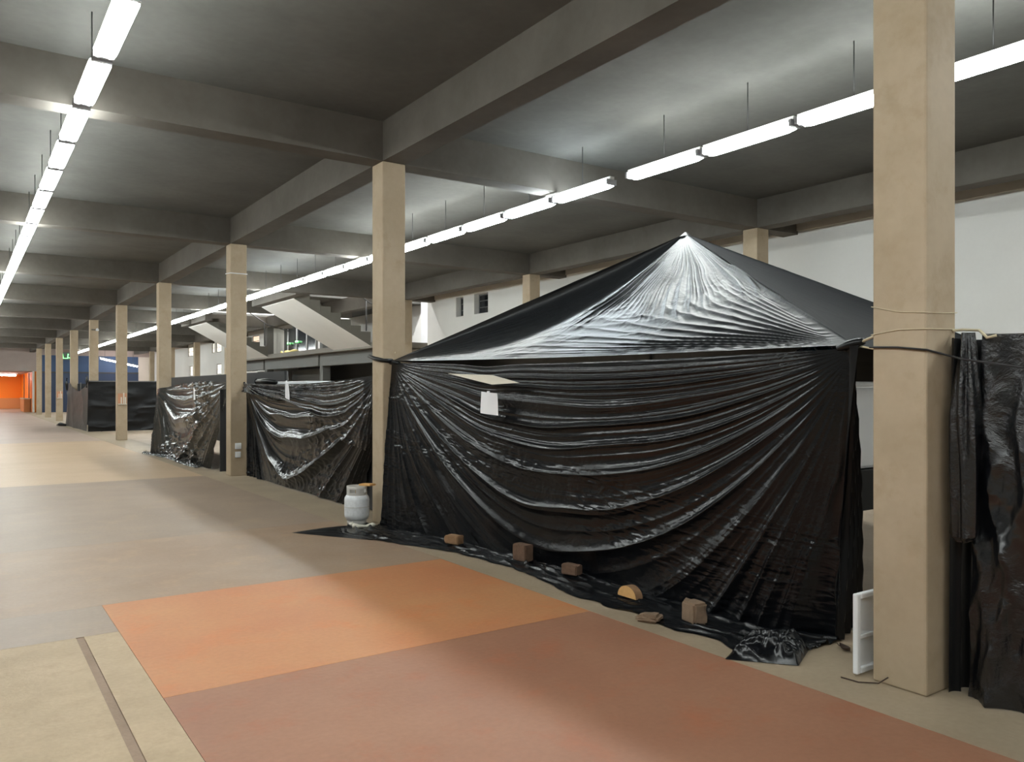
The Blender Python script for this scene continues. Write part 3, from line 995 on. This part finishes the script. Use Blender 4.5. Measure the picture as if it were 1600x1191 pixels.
# third stall: grey film
st3 = thing('sheeted_stall', (4.8, 19, 0), 'stall wrapped in thin shiny grey plastic between third and fourth aisle columns', 'stall')
nu, nv = 360, 240
u, v = np.meshgrid(lin(0, 1, nu), lin(0, 1, nv), indexing='ij')
Yt = 21.6 + (15.62 - 21.6) * u
Yb = 21.9 + (16.7 - 21.9) * u
Y = Yt * (1 - v) + Yb * v
zt = 1.62 + .10 * np.sin(np.pi * u) ** .5 + .10 * u + .03 * (fbm(u * 9, u * 0, 3, 3) - .5)
Z = zt * (1 - v) + .02 * v
X = ip([0, .04, .09, .2, 1], [4.09, 4.09, 4.20, 4.24, 4.24], u) - .08 * v
h = swag(u, v, 77, 4.5, .12, skew=.3, p=1.0, fine=.8, size_uv=(6, 1.7)) + crumple(u * 13, v * 9, 79, .045)
grid('front_sheet', np.stack([X - h, Y, Z], -1), M['grey_sheet'], st3, flip=True)
box('back_panel', (5.5, 5.54, 16.2, 27.0, .3, 2.0), M['black_panel'], st3)
for y in (16.3, 21.3, 26.8):
    box('stall_post', (5.56, 5.61, y, y + .05, 0, 2.0), M['frame_grey'], st3)
box('stall_top', (4.26, 5.48, 16.3, 21.3, 1.55, 1.58), M['black_panel'], st3)
for y in (16.4, 21.1):
    box('stall_post', (4.32, 4.37, y, y + .05, 0, 1.55), M['frame_grey'], st3)
box('side_sheet', (4.16, 5.4, 16.0, 16.03, .02, 1.62), M['black_panel'], st3)
sk3 = floor_skirt('floor_skirt', (17.2, 22.1), ([16, 22.2], [4.1, 4.1]), ([16, 18, 20, 22, 22.2], [4.0, 3.95, 3.98, 3.78, 3.75]), 171, st3, 'grey_sheet', .06, 20, 120)

# fourth: black box booth
st4 = thing('black_booth', (6, 38, 0), 'square black sheeted booth with shiny grey front farther down the aisle', 'stall')
n_, m_ = 120, 80
u, v = np.meshgrid(lin(0, 1, n_), lin(0, 1, m_), indexing='ij')
h = .05 * ridge(u * 3 + v * 2 + fbm(u * 3, v * 3, 5, 3) * 2) + crumple(u * 8, v * 5, 6, .03)
grid('side_sheet', np.stack([4.05 + 5.4 * u, 34.52 - h * .7, (1.95 - .0 * u) * (1 - v) + .01], -1), M['black_soft'], st4, flip=True)
h = .08 * ridge(u * 2.2 + v * .35 + fbm(u * 2, v * 1.4, 15, 2) * 1.2) + crumple(u * 5, v * 3, 16, .02)
grid('front_sheet', np.stack([4.05 - h * .7 - .12 * v * u, 34.5 + 6.6 * u, (1.9 - .45 * np.sin(np.pi * np.clip(u * 1.1, 0, 1)) * (1 - u * .5)) * (1 - v) + .02], -1), M['grey_film'], st4)
box('top_rail', (4.05, 9.45, 34.49, 34.53, 1.93, 1.97), M['frame_grey'], st4)
for x, y in ((4.50, 34.54), (9.4, 34.54), (4.5, 41.0), (9.4, 41.0)):
    box('booth_post', (x, x + .05, y, y + .05, 0, 1.95), M['frame_grey'], st4)
box('back_sheet', (4.4, 9.45, 41.06, 41.08, .02, 1.9), M['black_panel'], st4)
tube('tie_cloth', [(4.02, 34.5, 2.15), (4.0, 34.48, 1.95), (4.0, 34.48, 1.7)], [.02, .05, .03], M['grey_sheet'], st4, 8)
tube('tie_cloth', [(3.98, 41.1, 2.15), (3.96, 41.1, 1.9), (3.98, 41.1, 1.6)], [.03, .06, .03], M['grey_sheet'], st4, 8)
tube('floor_tuft', [(3.9, 40.6, .05), (3.7, 40.9, .08), (3.6, 41.2, .04)], [.05, .09, .03], M['black_soft'], st4, 8)

# right foreground: sheets of the next tent
st0 = thing('black_sheet_tent', (4.6, 0, 0), 'black sheeted stall front at the right edge beside the foreground column', 'stall')
nu, nv = 420, 300
u, v = np.meshgrid(lin(0, 1, nu), lin(0, 1, nv), indexing='ij')
Y = 2.03 + (-3.2 - 2.03) * u + .05 * v
zt = 1.885 - .05 * np.sin(np.pi * np.clip(u * 2, 0, 1))
Z = zt * (1 - v) + .006
us = u * 5.2
h = .055 * ridge(us * 2.6 + v * .9 + (fbm(us * .9, v * 2, 201, 3) - .5) * 1.5) * np.clip(v * 2.5, .1, 1) + .03 * ridge(us * 6.3 - v * 1.1 + fbm(us * 1.5, v * 3, 203, 3) * 2, 1.2) * np.clip(v * 3, .1, 1) + crumple(us * 9, v * 6, 207, .014) + crumple(us * 15 + v * 3, v * 10, 209, .008)
X = 4.37 - h - .04 * v
grid('front_sheet', np.stack([X, Y, Z], -1), M['black_crinkled'], st0, flip=True)
# back and roof of that stall
n_, m_ = 60, 60
u, v = np.meshgrid(lin(0, 1, n_), lin(0, 1, m_), indexing='ij')
grid('roof_sheet', np.stack([4.37 + 2.6 * u, 2.03 - 5.2 * v, 1.885 + .55 * np.sin(np.pi * u) * np.sin(np.pi * v) + .01 * ridge(v * 9)], -1), M['black_soft'], st0)
# short sleeve of sheet bunched against the column
n_, m_ = 120, 60
v, u = np.meshgrid(lin(0, 1, n_), lin(0, 2 * math.pi, m_), indexing='ij')
r_ = (.035 + .045 * np.clip(v * 2.5, 0, 1)) * (1 + .22 * np.sin(u * 3 + v * 2) + .12 * np.sin(u * 7 - v * 4))
r_ = r_ * np.where(v > .985, .75, 1)
zz = 1.90 - 1.06 * v + .03 * np.cos(u) * v
sl0 = grid('hanging_sleeve', np.stack([4.335 - .02 * v + r_ * np.cos(u), 2.085 + .0 * v + r_ * .75 * np.sin(u), zz], -1), M['black_crinkled'], st0)
sl0['label'] = 'short sleeve of sheet ending above the floor'
# lower dark sheet behind the sleeve
n_, m_ = 80, 60
u, v = np.meshgrid(lin(0, 1, n_), lin(0, 1, m_), indexing='ij')
grid('inner_sheet', np.stack([4.29 + .5 * u, 2.165 - .02 * u - .03 * ridge(u * 5 + v * .3), 1.87 * (1 - v) + .006], -1), M['black_soft'], st0, flip=True)
kt = tube('tie_rope', [(ROW1 + .25, 2.192, 1.92), (4.43, 2.16, 1.925), (4.40, 2.06, 1.915), (4.34, 2.02, 1.90), (4.33, 1.99, 1.87), (4.345, 1.95, 1.88)], .008, M['cream_rope'], st0, 6)
kt['label'] = 'cream tie rope'

# ------------------------------------------------------------------ notices
notice((4.17, 6.42, 1.475), .31, .21, .05, 'white paper notice hanging at the top of the big black tent front')
cbm = thing('cream_board', (4.33, 6.9, 1.68), 'cream board edge showing through the gap under the tent eave', 'board')
mesh('board', [(4.195, 7.26, 1.775), (4.20, 6.42, 1.745), (4.20, 5.97, 1.668), (4.195, 6.42, 1.655), (4.205, 7.26, 1.775), (4.21, 6.42, 1.745), (4.21, 5.97, 1.668), (4.205, 6.42, 1.655)],
     [(0, 1, 2, 3), (7, 6, 5, 4), (0, 4, 5, 1), (1, 5, 6, 2), (2, 6, 7, 3), (3, 7, 4, 0)], M['cream'], cbm)
notice((4.185, 12.2, 1.60), .20, .27, .18, 'white paper notice at the top of the swagged black stall sheet', lean=-.02)
notice((4.03, 17.5, 1.52), .16, .24, .0, 'small white paper notice on the shiny grey stall sheet', lean=0)

# ------------------------------------------------------------------ weights along the hem


def block(name, loc, size, rz, mat, label, cat, bevel=.008, seed=0, tilt=0.0):
    import bmesh
    bm = bmesh.new()
    bmesh.ops.create_cube(bm, size=1.0)
    for q in bm.verts:
        q.co = Vector((q.co.x * size[0], q.co.y * size[1], (q.co.z + .5) * size[2]))
    bmesh.ops.subdivide_edges(bm, edges=bm.edges[:], cuts=2, use_grid_fill=True)
    rnd = random.Random(seed)
    for q in bm.verts:
        amp = .0025 if q.co.z > .002 else 0
        q.co += Vector((rnd.uniform(-amp, amp), rnd.uniform(-amp, amp), rnd.uniform(-amp, amp)))
    bmesh.ops.bevel(bm, geom=[e for e in bm.edges if e.calc_face_angle(0) > 1.0], offset=bevel, segments=2, affect='EDGES')
    me = bpy.data.meshes.new(name)
    bm.to_mesh(me)
    bm.free()
    o = link(name, me, M[mat])
    o.location = loc
    o.rotation_euler = (tilt, 0, rz)
    return tag(o, label, cat)


block('wood_block', (4.17, 7.08, .03), (.11, .17, .085), .35, 'wood', 'brown wooden block on the hem, leftmost of the weights', 'block', seed=1)
block('brick_weight', (4.28, 6.02, .03), (.11, .17, .15), .15, 'brick', 'dark brown brick on the hem, second weight from the left', 'brick', seed=2)
block('wood_block', (4.30, 5.33, .03), (.10, .155, .085), .30, 'brick', 'dark small brown block on the hem, between the dark brick and the half-round wood', 'block', seed=3)
block('stone_block', (4.12, 3.78, .012), (.12, .145, .15), -.15, 'stone', 'brown square concrete block standing at the hem right of the half-round wood', 'block', seed=5, bevel=.015)
# half round offcut
hw = thing('wood_offcut', (4.20, 4.50, .035), 'light orange half-round wood offcut lying on the black hem', 'wood')
v, f = [], []
ns = 14
for k in range(ns + 1):
    an = math.pi * k / ns
    for dx in (-.035, .035):
        v.append((4.20 + dx, 4.50 + .10 * math.cos(an), .03 + .085 * math.sin(an)))
for k in range(ns):
    f.append((2 * k, 2 * k + 1, 2 * k + 3, 2 * k + 2))
f.append(tuple(2 * k for k in range(ns + 1)))
f.append(tuple(2 * k + 1 for k in range(ns, -1, -1)))
f.append((1, 0, 2 * ns, 2 * ns + 1))
wf = mesh('offcut_body', v, f, M['wood'], hw)
v2 = [(p[0] - .002 if p[0] < 4.2 else 4.166, p[1], p[2]) for p in v]
mesh('sawn_face', v2, f, M['wood_light'], hw)
# broken brick on the bare floor
bb = block('broken_brick', (3.92, 4.02, .0), (.12, .17, .06), .5, 'stone', 'flat broken brown brick piece on the bare floor in front of the hem', 'brick', bevel=.02, seed=9)
for k, q in enumerate(bb.data.vertices):
    if q.co.y > .03:
        q.co.z *= .7
        q.co.x *= .8
lf = thing('dry_leaf', (4.55, 2.9, 0), 'small curled dark leaf on the floor left of the white tray', 'leaf')
a, b = np.meshgrid(lin(-1, 1, 9), lin(-1, 1, 13), indexing='ij')
grid('leaf_blade', np.stack([4.47 + .03 * a * (1 - b * b) + .02 * b, 2.88 + .05 * b, .006 + .02 * a * a + .01 * b * b], -1), M['leaf'], lf)
tube('leaf_stalk', [(4.49, 2.93, .015), (4.51, 2.96, .02)], .003, M['leaf'], lf, 5)

# ------------------------------------------------------------------ gas cylinder
gc = (3.88, 8.86, .008)
g = thing('gas_cylinder', gc, 'pale grey gas cylinder standing at the foot of the second aisle column', 'gas cylinder')
R = .147
prof = [(.0, .05), (.09, .052), (.125, .065), (R - .004, .10), (R, .13), (R, .30), (R - .006, .325), (.125, .35), (.09, .365), (.03, .372), (.0, .373)]
lathe('body', prof, gc, M['cylinder_paint'], g, 40)
lathe('weld_seam', [(R - .001, .212), (R + .003, .216), (R - .001, .220)], gc, M['cylinder_collar'], g, 40)
lathe('foot_ring', [(.105, .0), (.115, .0), (.115, .07), (.105, .07), (.105, .0)], gc, M['cylinder_collar'], g, 36)
# collar with openings
v, f = [], []
nk = 48
for k in range(nk + 1):
    an = 2 * math.pi * k / nk
    for r in (.113, .119):
        for z in (.345, .385, .425, .46):
            v.append((gc[0] + r * math.cos(an), gc[1] + r * math.sin(an), gc[2] + z))
for k in range(nk):
    ang = (360 * (k + .5) / nk) % 360
    hole = any(abs((ang - c0 + 180) % 360 - 180) < 16 for c0 in (40, 130, 222, 310))
    o0, o1 = k * 8, (k + 1) * 8
    for j in range(3):
        if hole and j == 1:
            continue
        f.append((o0 + 4 + j, o1 + 4 + j, o1 + 5 + j, o0 + 5 + j))
        f.append((o0 + j, o0 + j + 1, o1 + j + 1, o1 + j))
    f.append((o0 + 3, o0 + 7, o1 + 7, o1 + 3))
mesh('collar', v, f, M['cylinder_collar'], g, True)
tube('valve', [(gc[0], gc[1], gc[2] + .37), (gc[0], gc[1], gc[2] + .43)], [.022, .016], M['brass'], g, 10)
tp = block('wood_scrap', (3.985, 8.80, .468), (.12, .16, .022), .5, 'wood_light', 'orange wood scrap lying on top of the gas cylinder collar', 'wood', .003, 21)
fo = thing('foam_scrap', (3.83, 8.60, .0), 'pale cream crumpled scrap at the foot of the gas cylinder', 'scrap')
tube('scrap_body', [(3.74, 8.66, .035), (3.80, 8.62, .028), (3.87, 8.59, .025), (3.94, 8.55, .04), (3.97, 8.54, .035)], [.035, .02, .016, .03, .01], M['cream'], fo, 10)
tube('scrap_fold', [(3.74, 8.66, .05), (3.71, 8.69, .055)], [.03, .012], M['cream'], fo, 8)

# ------------------------------------------------------------------ inside the gap beside the foreground column
tr = thing('white_tray', (4.45, 2.72, 0), 'white plastic tray standing upright behind the foreground column', 'tray')
# tray plane faces -y-ish toward the viewer, leaning on the column back
tx0, tx1, ty, tz = 4.115, 4.715, 2.585, .012
boxes('tray_panel', [(tx0 + .03, tx1 - .03, ty + .005, ty + .015, tz + .03, tz + .42)], M['white_plastic'], tr)
for nm, bb_ in (('rim', (tx0, tx0 + .035, ty - .012, ty + .02, tz, tz + .45)), ('rim', (tx1 - .035, tx1, ty - .012, ty + .02, tz, tz + .45)), ('rim', (tx0 + .035, tx1 - .035, ty - .012, ty + .02, tz, tz + .035)),
                ('rim', (tx0 + .035, tx1 - .035, ty - .012, ty + .02, tz + .415, tz + .45)), ('rib', (tx0 + .035, tx1 - .035, ty - .006, ty + .006, tz + .19, tz + .215))):
    box(nm, bb_, M['white_plastic'], tr, .008)
wbx = thing('white_box', (5.1, 3.3, 1.08), 'white box standing on a dark stand, seen in the gap left of the foreground column', 'box')
box('box_body', (4.75, 5.35, 3.15, 3.75, 1.06, 1.62), M['white_box'], wbx, .02)
box('box_lid', (4.74, 5.36, 3.14, 3.76, 1.625, 1.66), M['white_box'], wbx, .01)
ds = thing('dark_stand', (5.05, 3.45, 0), 'dark cloth covered stand under the white box', 'stand')
box('stand_top', (4.72, 5.38, 3.12, 3.78, 1.02, 1.055), M['dark_cloth'], ds)
box('cloth_front', (4.72, 5.38, 3.12, 3.14, .78, 1.02), M['dark_cloth'], ds)
for x in (4.74, 5.33):
    for y in (3.16, 3.72):
        box('leg', (x, x + .03, y, y + .03, 0, 1.02), M['frame_grey'], ds)
pf = thing('printed_bag', (5.0, 3.3, 1.68), 'blue and white printed plastic bag on top of the white box', 'bag')
n_, m_ = 40, 50
u, v = np.meshgrid(lin(0, 2 * math.pi, n_), lin(0, 1, m_), indexing='ij')
rr = .20 * np.clip(np.sin(np.pi * np.clip(v, .03, 1) ** .8) ** .5, .12, 1) * (1 + .12 * np.sin(5 * u + 6 * v) + .08 * np.sin(9 * u - 5 * v))
grid('bag_body', np.stack([5.05 + rr * np.cos(u) * 1.2, 3.45 + rr * np.sin(u), 1.665 + .27 * v], -1), M['printed'], pf)
tube('bag_knot', [(5.05, 3.45, 1.92), (5.04, 3.44, 1.96), (5.02, 3.42, 2.0)], [.03, .02, .04], M['printed'], pf, 8)
gb = thing('grey_cardboard', (5.2, 3.9, 0), 'grey cardboard sheet standing under the dark stand', 'cardboard')
box('board', (4.76, 5.34, 3.62, 3.64, .0, .80), M['board_grey'], gb)
box('fold', (4.76, 5.34, 3.50, 3.62, .0, .012), M['board_grey'], gb)
bg = thing('black_bag', (4.85, 3.05, 0), 'black rubbish bag on the floor behind the white tray', 'bag')
rr = .19 * np.clip(np.sin(np.pi * np.clip(v, .03, .97)) ** .5, .1, 1) * (1 + .10 * np.sin(4 * u + 5 * v) + .08 * np.sin(9 * u - 3 * v))
grid('bag_body', np.stack([4.95 + rr * np.cos(u), 3.30 + rr * np.sin(u) * .8, .004 + .50 * v], -1), M['black_soft'], bg)
tube('bag_neck', [(4.95, 3.30, .47), (4.95, 3.29, .54), (4.97, 3.28, .58)], [.05, .025, .05], M['black_soft'], bg, 8)
cu = thing('white_cup', (4.93, 3.2, .55), 'small white and blue cup lying on the black rubbish bag', 'cup')
tube('cup_body', [(4.85, 3.16, .535), (4.91, 3.17, .565), (4.97, 3.18, .585)], [.032, .04, .045], M['white_plastic'], cu, 14)
tube('cup_rim', [(4.968, 3.18, .584), (4.978, 3.182, .588)], [.05, .05], M['pale_blue'], cu, 14)

# ------------------------------------------------------------------ strings, cables and fittings on the columns


def band(x0, x1, y0, y1, zs, g_=.007):
    a0, a1, b0, b1 = x0 - g_, x1 + g_, y0 - g_, y1 + g_
    z = list(zs)
    return [(a1, b0, z[0]), ((a0 + a1) / 2, b0, z[1]), (a0, b0, z[2]), (a0, (b0 + b1) / 2, z[3]), (a0, b1, z[4]), (a1, b1, z[5])]


tw = tag(tube('twine_loop', band(ROW1, ROW1 + CW, NEAR, NEAR + CW, (2.02, 2.01, 2.005, 2.02, 2.06, 2.06), .004), .0025, M['cream_rope'], None, 5), 'thin cream twine looped highest around the foreground column', 'twine')
tw2 = tag(tube('twine_loop', band(ROW1, ROW1 + CW, NEAR, NEAR + CW, (1.93, 1.925, 1.92, 1.925, 1.905, 1.90), .004), .003, M['cream_rope'], None, 5), 'cream twine looped around the foreground column just above the black cable', 'twine')
cbp = [(4.45, 2.56, 1.84), (ROW1 + .1, 2.52, 1.84), (ROW1 - .008, 2.51, 1.838), (ROW1 - .008, 2.35, 1.83), (ROW1 - .01, 2.194, 1.81), (ROW1 + .15, 2.185, 1.79), (4.215, 2.06, 1.76), (4.21, 1.6, 1.68), (4.21, .8, 1.66), (4.21, -1.5, 1.70)]
cbl = tag(tube('black_cable', cbp, .006, M['cable'], None, 6), 'thin black cable running across the foreground column to the right edge', 'cable')
wl = tag(tube('floor_wire', [(4.03, 2.62, .006), (4.04, 2.52, .006), (4.10, 2.44, .012), (4.125, 2.40, .05)], .004, M['leaf'], None, 5), 'short thin brown wire at the foot of the foreground column', 'wire')

y3 = NEAR + 2 * PITCH
tag(tube('tape_band', band(ROW1, ROW1 + CW, y3, y3 + CW, (3.78, 3.78, 3.78, 3.79, 3.80, 3.80)), .010, M['paper'], None, 5), 'thin white cord tied high around the third aisle column', 'cord')
for k, (z, w_, lb) in enumerate(((.56, .11, 'upper'), (.40, .10, 'lower'))):
    t = thing('wall_switch', (ROW1 + .08, y3, z), f'{lb} small white switch box low on the third aisle column', 'switch', 'switches on the third column')
    box('switch_body', (ROW1 + .08, ROW1 + .08 + w_, y3 - .035, y3, z - .055, z + .055), M['white_plastic'], t, .006)
    box('rocker', (ROW1 + .105, ROW1 + .075 + w_ - .02, y3 - .043, y3 - .035, z - .03, z + .03), M['fixture'], t)
for kk, zz_, lb in ((4, 1.36, 'pale orange panel with white bars on the fifth aisle column'), (7, 1.40, 'tiny pale orange panel on the eighth aisle column')):
    yy = NEAR + kk * PITCH
    t = thing('wall_panel', (ROW1 + .15, yy, zz_), lb, 'panel')
    box('panel_plate', (ROW1 + .02, ROW1 + CW - .02, yy - .03, yy, zz_ - .2, zz_ + .14), M['orange_panel'], t)
    for x in (.10, .17, .22):
        box('white_bar', (ROW1 + x, ROW1 + x + .035, yy - .04, yy - .03, zz_ - .2, zz_ + (.16 if x == .17 else .02)), M['cream'], t)
    box('white_bar', (ROW1 + .03, ROW1 + CW - .02, yy - .04, yy - .03, zz_ - .22, zz_ - .19), M['cream'], t)
y6 = NEAR + 5 * PITCH
t = thing('wall_spotlight', (ROW1 + .2, y6, 3.9), 'tiny pale lamp high on the sixth aisle column', 'lamp')
box('bracket', (ROW1 + .05, ROW1 + .25, y6 - .03, y6, 3.92, 3.97), M['lip_paint'], t)
lathe('lamp_head', [(.0, .0), (.05, .0), (.06, .05), (.03, .10), (.0, .11)], (ROW1 + .25, y6 - .05, 3.90), M['white_plastic'], t, 12)
